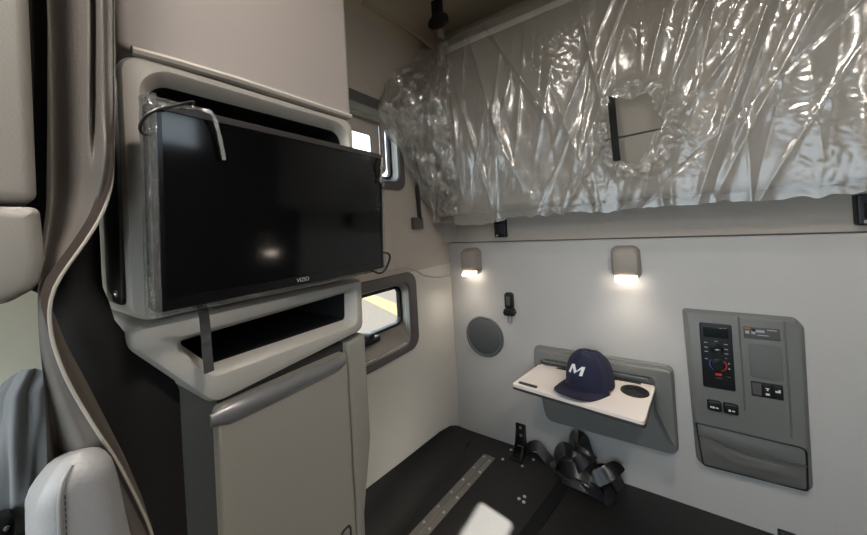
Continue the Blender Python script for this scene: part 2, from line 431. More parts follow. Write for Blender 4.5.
# ------------------------------------------------------------------ TV cabinet
cb = thing('media_cabinet', 'warm grey cabinet holding the television, open cubby below it', 'cabinet', (-.8, .36, -.275))
mb = MB(); mp = cabf()
cy0, cy1, cz0, cz1 = .135, .574, -.113, .285
O = lambda i: rrect(cy0+i, cy1-i, cz0+i, cz1-i, max(.03-i, .001), 8)
I = lambda i: rrect(.160+i, .552-i, -.085+i, .266-i, max(.04-i, .001), 8)
lo = [[mp(u, v, -.36) for u, v in O(0)], [mp(u, v, -.014) for u, v in O(0)], [mp(u, v, -.004) for u, v in O(.004)], [mp(u, v, 0) for u, v in O(.014)],
      [mp(u, v, 0) for u, v in I(-.004)], [mp(u, v, -.003) for u, v in I(0)], [mp(u, v, -.022) for u, v in rrect(.170, .545, -.076, .252, .03, 8)]]
mb.loft(lo)
build('television_surround', mb, M['cab'], cb)
mb = MB(); R2 = rrect(.170, .545, -.076, .252, .03, 8)
mb.loft([[mp(u, v, -.022) for u, v in R2], [mp(u, v, -.2) for u, v in R2]], False, True)
build('television_recess', mb, M['cavity'], cb, label='black recess behind the television')
# upper panel
mb = MB(); mb.pad(lambda i: rrect(.138+i, .578-i, .289+i, 1.06-i, max(.012-i, .0006)), mp, .36, .012, w0=-.37)
build('upper_panel', mb, M['cab_up'], cb, label='mauve-grey panel above the television')
mb = MB(); mb.tube([(XC-.002, .15, .2865)]+[(XC-.001, y, .2865+.006*min(1, (y-.15)/.1)) for y in (.2, .3, .4, .5, .565)], .007, 8)
build('lip', mb, M['cab'], cb)
# cubby: outer polygon and opening polygon, counter-clockwise in (Y,Z)
PO = [(.137, -.118), (.137, -.150), (.235, -.275), (.575, -.247), (.578, -.118)]
PI_ = [(.190, -.150), (.192, -.170), (.236, -.222), (.546, -.222), (.550, -.137)]
ro = [.012, .03, .04, .03, .008]; ri = [.012, .02, .025, .02, .014]
Oc = lambda i: rpoly(PO, ro, i); Ic = lambda i: rpoly(PI_, ri, i)
mb = MB()
lo = [[mp(u, v, -.35) for u, v in Oc(0)], [mp(u, v, -.016) for u, v in Oc(0)], [mp(u, v, -.004) for u, v in Oc(.005)], [mp(u, v, .001) for u, v in Oc(.016)],
      [mp(u, v, .001) for u, v in Ic(-.004)], [mp(u, v, -.002) for u, v in Ic(0)], [mp(u, v, -.03) for u, v in Ic(.010)]]
mb.loft(lo)
build('cubby_surround', mb, M['cab'], cb)
mb = MB(); mb.loft([[mp(u, v, -.03) for u, v in Ic(.010)], [mp(u, v, -.25) for u, v in Ic(.012)]], False, True)
build('cubby_liner', mb, M['cavity'], cb, label='black lining of the open cubby')
# black plate on the near side
mb = MB(); mb.pad(lambda i: rrect(-.72+i, -.634-i, -.085+i, .248-i, max(.01-i, .0005)), lambda u, v, w: (u, .135-w, v), .005, .002)
sp = build('side_plate', mb, M['black'], cb, label='black side plate')
for x, z in ((-.66, .205), (-.66, -.07)):
    mb = MB(); mb.lathe([(.006, 0), (.0055, .002), (.0025, .0035), (.0004, .0036)], lambda u, v, w, x=x, z=z: (x+u, .13-w, z+v), 12, True)
    build('bolt_head', mb, M['chrome'], sp)

# ------------------------------------------------------------------ lower cabinet
lc = thing('wardrobe_cabinet', 'taupe grey lower cabinet with a silver top handle, under the open cubby', 'cabinet', (-.8, .38, -1.642))
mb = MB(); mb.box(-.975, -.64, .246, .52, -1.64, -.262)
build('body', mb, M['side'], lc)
mb = MB(); mb.pad(lambda i: rrect(.238+i, .514-i, -1.60+i, -.279-i, max(.012-i, .0006)), mp, .022, .006, w0=-.021)
dr = build('door', mb, M['door'], lc)
mb = MB()
lo = []
for k in range(13):
    t = k/12; y = .229+(.512-.229)*t; e = sqrt(max(0, 1-abs(2*t-1)**8))
    h = .0185*(.55+.45*e)
    lo.append([(XC-.004+(.004+.010*e)*max(0, cos(a))-.004*(cos(a) < 0), y, -.297+h*sin(a)) for a in [2*pi*j/16 for j in range(16)]])
mb.loft(lo, True, True)
build('handle', mb, M['silver'], dr, label='silver-grey handle bar')
mb = MB(); lo = [[mp(u, v, w) for u, v in rrect(.467+i, .497-i, -.76+i, -.665-i, .010, 5)] for i, w in ((0, .001), (.001, .004), (.003, .004), (.004, -.0005))]
mb.loft(lo)
lt = build('latch', mb, M['black'], dr, label='black recessed door latch')
mb = MB(); mb.pad(lambda i: rrect(.472+i, .492-i, -.755+i, -.67-i, .008), mp, .002, .0008, w0=.0008)
build('latch_paddle', mb, M['door'], lt)
PP = [(.518, -1.6), (.533, -1.6), (.545, -.68), (.577, -.52), (.577, -.255), (.518, -.262)]
mb = MB(); mb.pad(lambda i: rpoly(PP, [.004, .004, .05, .05, .004, .004], i), mp, .05, .008, w0=-.052)
build('end_post', mb, M['door'], lc)

# ------------------------------------------------------------------ television
TVX, TVY, TVZ, yaw, tilt, TW, TH = -.555, .3745, .0498, .0366, .0468, .4565, .285
def tvm(u, v, w):
    x = v*sin(tilt)+w*cos(tilt); z = v*cos(tilt)-w*sin(tilt); y = u
    return (TVX+x*cos(yaw)-y*sin(yaw), TVY+x*sin(yaw)+y*cos(yaw), TVZ+z)
tv = thing('television', 'black flat-screen television mounted in the warm grey cabinet', 'television', tvm(0, -TH/2, -.02))
R = lambda i: rrect(-TW/2+i, TW/2-i, -TH/2+i, TH/2-i, max(.006-i, .0008))
scr = rrect(-TW/2+.012, TW/2-.008, -TH/2+.017, TH/2-.012, .0008)
mb = MB(); mb.loft([[tvm(u, v, w) for u, v in l] for l, w in ((R(.02), -.036), (R(.0), -.028), (R(0), -.003), (R(.002), 0), (scr, 0), (scr, -.002))], True)
build('housing', mb, M['bezel'], tv)
mb = MB(); mb.loft([[tvm(u, v, -.0015) for u, v in scr]], True)
build('screen', mb, M['screen'], tv, label='dark glossy screen')
mb = MB(); mb.loft([[tvm(u, v, w) for u, v in rrect(-TW/2+.004, TW/2-.004, TH/2-.0115, TH/2-.002, .002)] for w in (.0, .0012)], False, True)
build('top_bezel_strip', mb, M['bezel_hi'], tv)
text('logo', 'VIZIO', .0105, lambda u, v, w: tvm(u-.005+0, v-TH/2+.0095, w+.0003), M['greyprint'], tv)
mb = MB(); mb.box(-.76, -.60, .31, .43, 0, .1)
build('wall_mount', mb, M['black'], tv)
# clear wrap film left around the set
pf = thing('protective_film', 'crinkled clear film still wrapped round the television edges', 'plastic film', tvm(-TW/2, -TH/2, 0))
def crk(p, s, a): return a*noise.noise(Vector((p[0]*s, p[1]*s, p[2]*s)))
mb = MB()
def fl(s, t):
    v = -TH/2-.006+(TH+.014)*t; a = s*3
    if a < 1: u, w = -TW/2-.003, -.03+.032*a
    else: u, w = -TW/2-.002+.008*(a-1)/2, .0015
    q = (u, v, w); k = noise.noise(Vector((u*90, v*55, w*90+3)))
    return tvm(u-.0012*abs(k), v, w+.001+.0014*k)
mb.grid(fl, 14, 90)
build('side_strip', mb, M['wrap'], pf)
mb = MB()
def ft(s, t):
    u = -TW/2-.003+.062*s; a = t*3
    if a < 1: v, w = TH/2+.003, -.03+.032*a
    else: v, w = TH/2+.003-.014*(a-1)/2*(1-s*.7), .002
    k = noise.noise(Vector((u*80, v*90, w*80+9)))
    return tvm(u, v+.001*abs(k), w+.001+.0016*k)
mb.grid(ft, 40, 12)
build('top_strip', mb, M['wrap'], pf)
mb = MB(); pth = catmull([tvm(-.170, .143, .006), tvm(-.160, .138, .012), tvm(-.152, .118, .01), tvm(-.147, .095, .009), tvm(-.143, .073, .008)], 6)
mb.ribbon(pth, [Vector((1, .3*sin(i*1.1), .3*cos(i*.9))) for i in range(len(pth))], .0055, .0006)
build('loose_tail', mb, M['tail'], pf)
mb = MB(); pth = catmull([tvm(.224, .138, .004), tvm(.218, .122, .01), tvm(.214, .108, .01), tvm(.217, .092, .008), tvm(.214, .070, .006)], 6)
mb.ribbon(pth, [Vector((1, .5*sin(i*1.4), .4*cos(i*1.1))) for i in range(len(pth))], .007, .0006)
build('loose_tail', mb, M['tail'], pf)
mb = MB()
mb.grid(lambda s, t: tvm(TW/2+.002+.002*noise.noise(Vector((s*3, t*14, 1))), -TH/2-.003+TH*.86*t, -.03+.034*s+.002*noise.noise(Vector((s*4, t*20, 5)))), 4, 50)
mb.grid(lambda s, t: tvm(-TW/2+TW*s, -TH/2-.003-.002*abs(noise.noise(Vector((s*30, t*3, 7)))), -.03+.034*t+.003*noise.noise(Vector((s*22, t*3, 4)))), 80, 4)
build('edge_strip', mb, M['wrap'], pf)
# cables looped over two corners
mb = MB(); mb.tube(catmull([tvm(-.215, .098, -.01), tvm(-.236, .095, -.002), tvm(-.240, .107, .008), tvm(-.228, .124, .013), tvm(-.205, .137, .012), tvm(-.186, .148, .008), tvm(-.176, .152, -.005), tvm(-.168, .146, -.035)]), .0021, 8)
tag(build('cable', mb, M['black']), 'bent black cable hooked over the upper left corner of the television', 'cable', None)
mb = MB(); mb.tube(catmull([tvm(.216, -.112, -.038), tvm(.231, -.104, -.01), tvm(.240, -.108, .006), tvm(.240, -.122, .008), tvm(.226, -.147, .004), tvm(.208, -.152, .002), tvm(.196, -.146, -.006), tvm(.19, -.142, -.03)]), .0026, 8)
tag(build('cable', mb, M['black']), 'thin black cable loop at the lower right corner of the television', 'cable', None)
# webbing strap hanging over the cubby
mb = MB(); pth = catmull([(-.612, .2125, -.088), (-.60, .2125, -.094), (-.590, .213, -.105), (-.588, .2145, -.13), (-.590, .216, -.17), (-.591, .218, -.205)], 6)
mb.ribbon(pth, (1, 0, .05), .0135, .002)
tag(build('webbing_strap', mb, M['webgrey']), 'short grey woven strap hanging below the television over the cubby', 'strap')

# ------------------------------------------------------------------ upper bunk folded up
ub = thing('upper_bunk', 'taupe upper bunk folded up against the rear wall inside plastic', 'bunk', (0, 1.52, .035))
mb = MB(); mb.pad(lambda i: rrect(-.965+i, 1.03-i, .065+i, .925-i, max(.03-i, .001)), lambda u, v, w: (u, 1.600-w, v), .165, .03, both=True)
build('cushion', mb, M['bunk'], ub)
mb = MB(); mb.pad(lambda i: rrect(-.88+i, 1.0-i, .888+i, .918-i, max(.01-i, .001)), lambda u, v, w: (u, 1.433-w, v), .008, .004)  # pale band paints the highlight on the bunk's top edge
build('edge_band', mb, M['bunk_highlight'], ub, label='painted highlight along the bunk top edge')
mb = MB(); mb.tube([(-.155, 1.4335, .305), (.06, 1.4335, .312)], .0035, 6)
build('seam', mb, M['frame'], ub)
mb = MB(); pth = catmull([(-.118, 1.434, .47), (-.117, 1.400, .44), (-.114, 1.374, .40), (-.112, 1.364, .33), (-.110, 1.362, .26), (-.108, 1.364, .207)], 6)
mb.ribbon(pth, (0, -1, .1), .024, .004)
build('pull_strap', mb, M['webbing'], ub, label='black pull strap')

# plastic sheet: drawn over the front and bunched at the left end
HOLE = [(-.118, .455), (-.06, .43), (0, .44), (.035, .325), (.0, .26), (-.045, .185), (-.1, .21), (-.128, .33)]
def inpoly(x, y, P):
    c = False; j = len(P)-1
    for i in range(len(P)):
        if (P[i][1] > y) != (P[j][1] > y) and x < (P[j][0]-P[i][0])*(y-P[i][1])/(P[j][1]-P[i][1])+P[i][0]: c = not c
        j = i
    return c
rnd = random.Random(11)
CR = []
for k in range(80):
    x = rnd.uniform(-1.0, 1.05); z0 = rnd.uniform(.25, 1.0); ln = rnd.uniform(.18, .7)
    sl = rnd.gauss(-.12, .22)-.3*max(0, min(1, x))           # leans to the lower left on the right half
    CR.append((x, z0, x+sl*ln, z0-ln, rnd.choice((rnd.uniform(.003, .008), rnd.uniform(.006, .018))), rnd.choice((-1, 1, 1))*rnd.uniform(.002, .008)))
for a, b, c, d, w, h in ((.30, 1.0, -.10, .05, .014, .02), (.14, 1.0, -.02, .42, .016, .018), (.42, .95, .12, .06, .016, .018), (.55, 1.0, .47, .02, .018, .02),
                         (-.12, .2, -.22, .95, .012, .014), (-.12, .33, -.30, .06, .010, .013), (.03, .33, -.04, .05, .010, .013), (.03, .33, .12, .7, .012, .013), (.0, .25, .22, .5, .010, .012),
                         (-.70, .95, -.55, .30, .014, .018), (-.62, .95, -.36, .45, .012, .016), (-.84, .92, -.62, .08, .014, .016), (-.82, .9, -.78, .15, .012, .016)):
    CR.append((a, b, c, d, w, h))
def crease(x, z):
    y = 0
    for a, b, c, d, w, h in CR:
        dx, dz = c-a, d-b; L2 = dx*dx+dz*dz; t = ((x-a)*dx+(z-b)*dz)/L2
        if t < -.15 or t > 1.15: continue
        e = abs((x-a)*dz-(z-b)*dx)/sqrt(L2)
        wd = w*(.5+.9*max(0, min(1, t)))
        if e > wd*3: continue
        env = max(0, min(1, (t+.15)/.3))*max(0, min(1, (1.15-t)/.3))
        y += h*env*exp(-e/wd)                                 # sharp ridge
    return y
YLF = [(.02, 1.43), (.07, 1.42), (.2, 1.30), (.36, 1.2), (.45, 1.08), (.54, 1.045), (.65, 1.10), (.8, 1.28), (.92, 1.42), (1.07, 1.58)]
def sheet(s, t):
    # t: 0 bottom edge .. 1 over the top; s: 0 tucked at the left wall .. 1 right end
    if t < .82: z = .042+.878*t/.82; yb = 0
    else:
        q = (t-.82)/.18; z = .92+.13*q; yb = .14*q*q
    if s < .2:
        q = s/.2; yl = interp(YLF, z)
        if q < .25: x = -.978+.012*sin(t*40); y = 1.56+(yl-1.56)*(q/.25)
        else:
            r = (q-.25)/.75; x = -.978+.13*(r**1.3); y = yl+(1.405-yl)*(r**.75)+.02*sin(pi*r)
            amp = min(1, (1.45-yl)*4)*sin(pi*min(1, r*1.0))
            y += amp*(.022*noise.noise(Vector((r*5+z*4, z*9, 2)))); x += amp*.03*noise.noise(Vector((r*6-z*5, z*11, 6)))
            x += .012*amp*abs(noise.noise(Vector((r*11+z*14, z*6-r*5, 16))))
        y += yb
        k = min(1, q*1.2)
    else:
        x = -.848+(1.04+.848)*(s-.2)/.8; y = 1.405+yb; k = 1
    c = crease(x, z)
    n1 = noise.noise(Vector((x*5, z*4, .3))); n2 = noise.noise(Vector((x*17+z*6, z*11, 4.3))); n3 = abs(noise.noise(Vector((x*38+z*20, z*30-x*9, 8.1))))
    bot = max(0, min(1, (.13-z)/.09))
    y -= k*(c+.012*n1+.003*n2+.002*n3*(.3+1.2*(n1 > .1)))
    if z < .9: y = min(y, 1.428)
    zz = z-.012*bot*(1+noise.noise(Vector((x*9, 3, 1))))+(.012*bot*noise.noise(Vector((x*30, 1, 5))))
    if s < .42 and bot > 0: zz -= .030*bot*exp(-((x+.72)/.14)**2)
    # lips of the tear stand off the bunk
    d = sqrt(((x+.045)/.11)**2+((z-.32)/.155)**2)
    if .75 < d < 1.7: y -= .014*exp(-((d-1.02)/.2)**2)*(1+.8*noise.noise(Vector((x*60, z*60, 2))))
    return (x, min(y, 1.59), zz)
mb = MB()
def skp(s, t):
    x = -.848+(1.04+.848)*(s-.2)/.8 if s >= .2 else -1; z = .042+.878*t/.82
    j = .012
    return inpoly(x+j*noise.noise(Vector((x*50, z*50, 1))), z+j*noise.noise(Vector((x*50, z*50, 7))), HOLE)
mb.grid(sheet, 560, 240, skp)
sh = build('plastic_sheet', mb, M['film'], angle=180)
tag(sh, 'crinkled clear plastic sheet draped over the folded upper bunk, torn open near the middle', 'plastic sheet')

def gathered(s, t):
    z = .06+.86*t; yl = interp(YLF, z)+.03; r = s
    amp = sin(pi*min(1, max(0, r)))
    x = -.965+.15*(r**1.2); y = yl+(1.40-yl)*(r**.8)
    rad = math.atan2(z-.02, 1.5-y+.001)
    fold = sin(rad*34+5*noise.noise(Vector((rad*3, r*2, 4))))
    y -= .010*fold*(.3+amp)+.012*noise.noise(Vector((r*8, z*12, 12)))
    x += .006*fold+.012*amp*noise.noise(Vector((z*16-r*9, r*8, 21)))+.006*noise.noise(Vector((z*40, r*25, 3)))
    return (x, y, z)
mb = MB(); mb.grid(gathered, 90, 170)
build('gathered_layer', mb, M['film_thick'], sh, angle=180)
mb = MB(); mb.grid(lambda s, t: (gathered(s, t)[0]+.016+.010*noise.noise(Vector((s*14, t*17, 5))), gathered(s, .03+t*.9)[1]-.012+.016*noise.noise(Vector((s*7+t*9, t*13, 31))), gathered(s, t)[2]), 70, 150)
build('gathered_layer', mb, M['film_thick'], sh, angle=180)

# restraint belt from the ceiling
rb = thing('restraint_belt', 'black belt with buckle hanging from the ceiling to the bunk top', 'belt', (-.78, 1.36, .93))
mb = MB(); mb.ribbon([(-.80, 1.30, 1.085), (-.80, 1.30, 1.03), (-.80, 1.302, .985)], (0, -1, 0), .062, .003)
build('webbing', mb, M['webbing'], rb)
bq = [(-.852, .960), (-.832, .945), (-.772, .940), (-.745, .955), (-.745, .985), (-.768, 1.006), (-.83, 1.006), (-.852, .985)]
mb = MB(); mb.pad(lambda i: rpoly(bq, .01, i), lambda u, v, w: (u, 1.312-w, v), .022, .007, both=True)
build('buckle', mb, M['black'], rb)
mb = MB(); mb.pad(lambda i: rpoly([(-.800, .890), (-.768, .883), (-.776, .944), (-.812, .944)], .006, i), lambda u, v, w: (u, 1.305-w, v), .004, .001)
build('tongue', mb, M['chrome'], rb, label='metal latch tongue')

# strut and its wall anchor at the left wall
bs = thing('bunk_tether', 'black tether running down the left wall from the bunk to a square anchor', 'tether', (XL, 1.31, .0))
mb = MB(); mb.tube([(XL+.012, 1.303, .42), (XL+.015, 1.306, .2), (XL+.016, 1.312, .06)], .008, 8); mb.tube([(XL+.015, 1.3055, .22), (XL+.016, 1.312, .05)], .011, 8)
build('rod', mb, M['black'], bs)
mb = MB(); mb.pad(lambda i: rrect(1.26+i, 1.335-i, .0+i, .06-i, max(.008-i, .001)), leftw(), .022, .006)
build('anchor', mb, M['frame'], bs, label='grey square wall anchor')

# bunk latches on the rear wall under the bunk
def latch(x, lbl):
    t = thing('bunk_latch', lbl, 'latch', (x, 1.6, -.07), 'black latches under the upper bunk')
    f = lambda u, v, w: (x+u, 1.606-w, v)
    mb = MB(); mb.pad(lambda i: rrect(-.032+i, .030-i, -.066+i, .03-i, max(.006-i, .001)), f, .03, .005); build('plate', mb, M['black'], t)
    mb = MB(); mb.pad(lambda i: rrect(-.018+i, .018-i, -.045+i, .002-i, max(.005-i, .001)), f, .018, .004, w0=.029); build('lever', mb, M['black'], t)
    mb = MB(); mb.lathe([(.006, 0), (.006, .003), (.001, .004)], lambda u, v, w: f(u-.016, v-.056, w+.03), 10, True); build('screw_head', mb, M['metal'], t)
latch(-.669, 'black latch below the left part of the plastic-covered bunk')
latch(.545, 'black latch at the right edge below the plastic-covered bunk')

# ------------------------------------------------------------------ reading lamps
def lamp(x, lbl, on_right=None):
    f = rear() if on_right is None else (lambda u, v, w: (1.05-w, on_right+u-x, v))
    t = thing('reading_lamp', lbl, 'lamp', f(x, -.19, 0), 'reading lamps on the walls')
    mb = MB()
    def ring(hw, zt, zb, w, r): return [f(x+u, v, w) for u, v in rrect(-hw, hw, zb, zt, r, 5)]
    mb.loft([ring(.054, -.118, -.262, 0, .03), ring(.053, -.119, -.258, .012, .03), ring(.051, -.122, -.250, .03, .028), ring(.048, -.128, -.245, .048, .026), ring(.042, -.139, -.235, .058, .02), ring(.03, -.155, -.22, .062, .015)], True, True)
    build('housing', mb, M['lamp'], t)
    lens = lambda i: rrect(-.040+i, .040-i, -.030+i, .030-i, max(.012-i, .001))
    a = radians(38)
    g = lambda u, v, w: f(x+u, -.233+v*cos(a)*.75-w*sin(a)-.008, .036-v*sin(a)*.9+w*cos(a)*.9)
    mb = MB(); mb.pad(lens, g, .022, .004, w0=-.006)
    build('lens', mb, M['lens'], t, label='glowing warm white lens')
    return t
lamp(-.848, 'lit reading lamp on the rear wall near the left corner, above the round speaker')
lamp(-.118, 'lit reading lamp on the rear wall above the fold-down table')
lamp(0, 'lit reading lamp on the right wall, out of frame', 1.334)

# round speaker
sp = thing('wall_speaker', 'round grey speaker on the rear wall left of the table', 'speaker', (-.803, YB, -.6))
f = lambda u, v, w: (-.803+u, YB-w, -.599+v)
mb = MB(); mb.lathe([(.110, 0), (.110, .005), (.106, .010), (.099, .011), (.094, .007)], f, 48, True); build('ring', mb, M['ring'], sp)
mb = MB(); mb.lathe([(.095, .004), (.093, .009), (.080, .013), (.05, .016), (.0005, .017)], f, 48, True); build('grille', mb, M['speaker'], sp)

# seat-belt style buckle on the wall
bk = thing('belt_buckle', 'black belt buckle with a metal loop fixed to the rear wall above the speaker', 'buckle', (-.648, YB, -.5))
f = lambda u, v, w: (-.648+u, YB-w, v)
mb = MB(); mb.pad(lambda i: rrect(-.022+i, .024-i, -.435+i, -.350-i, max(.016-i, .001)), f, .022, .007); build('cover', mb, M['black'], bk)
mb = MB(); mb.pad(lambda i: rpoly([(-.032, -.452), (-.024, -.468), (.024, -.468), (.034, -.452), (.026, -.432), (-.024, -.432)], .007, i), f, .03, .008, w0=0); build('buckle_body', mb, M['black'], bk)
mb = MB(); mb.tube([f(-.010, -.468, .012), f(-.009, -.505, .012), f(.009, -.505, .012), f(.010, -.468, .012)], .0035, 8); build('metal_loop', mb, M['metal'], bk, label='metal loop')
mb = MB(); mb.pad(lambda i: rrect(-.010+i, .010-i, -.415+i, -.37-i, .004), f, .005, .002, w0=.02); build('release_button', mb, M['frame'], bk)

# ------------------------------------------------------------------ fold-down table
tb = thing('fold_down_table', 'white fold-down table top on a grey moulded wall panel under the lamps', 'table', (-.26, YB, -.95))
f = rear(); mb = MB()
TO = lambda i: rpoly([(-.492, -.955), (.022, -.952), (.022, -.600), (-.534, -.600), (-.528, -.74)], [.045, .045, .03, .035, .05], i, 8)
mb.pad(TO, f, .018, .006); build('wall_panel', mb, M['frame'] if 0 else M['panel'], tb)
# raised hood on top and right
mb = MB()
PH = [(-.526, -.72), (-.526, -.610), (.016, -.610), (.016, -.90), (.004, -.905), (-.046, -.78), (-.045, -.650), (-.47, -.650), (-.495, -.66), (-.50, -.72)]
PH = PH[::-1]
mb.pad(lambda i: rpoly(PH, [.004, .01, .015, .02, .02, .008, .01, .022, .022, .004], i), f, .03, .007, w0=.012); build('hood', mb, M['panel'], tb)
mb = MB(); mb.box(-.49, -.06, 1.560, 1.585, -.668, -.652, r=.006); build('stowing_bar', mb, M['panel_d'], tb)
# top board
TT = [(-.548, 1.322), (-.07, 1.270), (-.040, 1.566), (-.503, 1.574)]
ZT = -.68
mb = MB(); mb.pad(lambda i: rpoly(TT, [.012, .016, .008, .008], i), lambda u, v, w: (u, v, ZT-.012+w), .012, .002); top = build('table_top', mb, M['table'], tb)
mb = MB(); mb.pad(lambda i: rpoly(TT, [.012, .016, .008, .008], i-.001), lambda u, v, w: (u, v, ZT-.022+w), .010, .003); build('edge_band', mb, M['tedge'], top, label='dark edge under the white top')
cx, cy = -.108, 1.478
mb = MB(); g = lambda u, v, w: (cx+u, cy+v, ZT+w)
mb.lathe([(.049, 0), (.048, .0035), (.043, .004), (.040, .0015), (.022, .001), (.019, .003), (.012, .003), (.010, .0012), (.0005, .0012)], g, 40); build('cup_holder', mb, M['black'], top, label='round black cup holder')
mb = MB(); mb.pad(lambda i: rrect(-.525+i, -.445-i, -.009+i, .009-i, .004), lambda u, v, w: (u, 1.341+v-(u+.485)*.10, ZT+w), .0025, .001); build('finger_pull', mb, M['tedge'], top, label='dark finger pull')
mb = MB(); mb.pad(lambda i: rrect(-.42+i, -.09-i, .0+i, .012-i, .003), lambda u, v, w: (u, 1.55+v, ZT+w), .003, .001); build('hinge_bar', mb, M['tedge'], top)

# ------------------------------------------------------------------ baseball cap
CX, CY = -.262, 1.452; ca = radians(-25)    # facing the cab, turned a little to the left
cp = thing('baseball_cap', 'navy baseball cap with a white M lying on the white fold-down table', 'cap', (CX, CY, ZT))
def cm(u, v, w):   # u to the wearer's left (picture right), v to the back
    return (CX+u*cos(ca)+v*sin(-ca)*-1*-1, CY+u*sin(ca)+v*cos(ca), ZT+w)
def cmap(u, v, w):
    return (CX+u*cos(ca)-v*sin(ca), CY+u*sin(ca)+v*cos(ca), ZT+w)
def crown(th, ph):
    # th around (0 = +u), ph 0 rim .. 1 top
    A, B, Hc = .084, .102, .130
    a = ph*pi/2; e = cos(a)**.62; r = e
    u = A*r*cos(th); v = B*r*sin(th)
    fr = max(0, -sin(th))
    z = .010+Hc*(sin(a)**.9)*(1+.03*fr)
    v += -.006*fr*sin(a)
    # side dip and panels
    seam = abs(sin(3*(th-pi/2)))
    k = 1-.012*exp(-(seam/.08)**2)*(1-ph)
    z -= .008*(1-ph)*max(0, sin(th))
    sag = .012*noise.noise(Vector((cos(th)*2, sin(th)*2, ph*3)))*ph
    return cmap(u*k, v*k, z+sag)
mb = MB()
N = 96; Kp = 18
loops = [[crown(2*pi*j/N, i/Kp*.995) for j in range(N)] for i in range(Kp+1)]
b0 = len(mb.v); mb.loft(loops, False, True)
# back panels use mesh, front panels plain cotton
for i, fc in enumerate(mb.f):
    if len(fc) > 4: mb.mi[i] = 0; continue
    j = fc[0] % N; th = 2*pi*(j+.5)/N
    mb.mi[i] = 1 if (th < radians(178) and th > radians(2)) or th < radians(0) else 0
    if radians(182) < th < radians(200) or th > radians(340): mb.mi[i] = 1
crw = build('crown', mb, [M['navy'], M['navy_mesh']], cp, angle=60)
mb = MB(); mb.lathe([(.009, 0), (.008, .004), (.001, .006)], lambda u, v, w: cmap(u, v, .143+w), 12); build('top_button', mb, M['navy_brim'], crw)
mb = MB()
def brim(s, t, off=0):
    th = pi+radians(6)+(pi-radians(12))*s
    A, B = .086, .103
    u0, v0 = A*cos(th), B*sin(th)
    ext = .080*(sin(pi*s)**.5)
    u = u0*(1+.06*t); v = v0-ext*t
    z = .012-.004*t-.020*(abs(u)/.083)**2*t*.8+.014*t*sin(pi*s)-.0
    return cmap(u, v, max(z, .001)+off)
NU = 40; NT = 10
mb.loft([[brim(i/NU, j/NT, .003) for i in range(NU+1)] for j in range(NT+1)]+[[brim(i/NU, 1-j/NT, -.0005) for i in range(NU+1)] for j in range(NT+1)], closed=False)
build('brim', mb, M['navy_brim'], cp, angle=60)
# the white M emblem on the front panels: three slanted strokes, following the crown
mb = MB()
def onc(p, q, lift=.0016):
    th = -pi/2+p/.090; a = crown(th, q); b = crown(th+.01, q); c = crown(th, q+.01)
    n = (Vector(b)-Vector(a)).cross(Vector(c)-Vector(a)).normalized()
    ctr = Vector(cmap(0, 0, .05)); n = n if n.dot(Vector(a)-ctr) > 0 else -n
    return tuple(Vector(a)+n*lift)
def stroke(pts):
    bot = []; P = pts
    nn = 6
    def bil(s, t):
        x = (P[0][0]*(1-s)+P[1][0]*s)*(1-t)+(P[3][0]*(1-s)+P[2][0]*s)*t; y = (P[0][1]*(1-s)+P[1][1]*s)*(1-t)+(P[3][1]*(1-s)+P[2][1]*s)*t
        return onc(x*1.08+.013, .29+y/.125*.9)
    mb.grid(bil, 5, 6)
sx = .34  # slant
def S(x, y): return (x+sx*(y-.018), y)
for q in ([(-.034, 0), (-.022, 0), (-.019, .029), (-.031, .029)], [(-.031, .029), (-.016, .029), (.004, .009), (-.005, .002)], [(-.005, .002), (.004, .009), (.030, .029), (.016, .029)], [(.016, 0), (.028, 0), (.030, .029), (.018, .029)]):
    stroke([S(*p) for p in q])
build('emblem', mb, M['white'], crw, label='white slanted M emblem')
mb = MB(); mb.pad(lambda i: rrect(-.013+i, .013-i, -.006+i, .006-i, .003), lambda u, v, w: cmap(-.084-w, .02+u, .03+v*1.6), .003, .001); build('side_tag', mb, M['white'], crw)

# ------------------------------------------------------------------ control panel
pn = thing('control_panel', 'grey control panel with climate unit, switches and pocket, right of the fold-down table', 'control panel', (.22, YB, -.96))
f = rear()
PC = lambda i: rpoly([(.076, -.962), (.380, -.952), (.386, -.40), (.366, -.371), (.062, -.367)], [.03, .03, .03, .02, .014], i)
mb = MB(); mb.loft([[f(u, v, w) for u, v in PC(i)] for i, w in ((0, 0), (0, .006), (.002, .009), (.012, .0205), (.0145, .022))], True, True); build('face', mb, M['panel'], pn)
mb = MB()
mb.tube([f(.222, -.378, .0215), f(.2225, -.715, .0215)], 0.0034, 6); mb.tube([f(.336, -.384, .0215), f(.3355, -.775, .0215)], .0034, 6)
build('divider_rib', mb, M['panel_d'], pn)
def pad2(name, u0, u1, v0, v1, r, h, w0, m, par, er=.002, label=None):
    mb = MB(); mb.pad(lambda i: rrect(u0+i, u1-i, v0+i, v1-i, max(r-i, .0004)), f, h, min(er, h*.6), w0=w0)
    return build(name, mb, m, par, label=label)
pad2('square_blank', .243, .326, -.592, -.470, .012, .0025, .0215, M['panel_d'], pn)
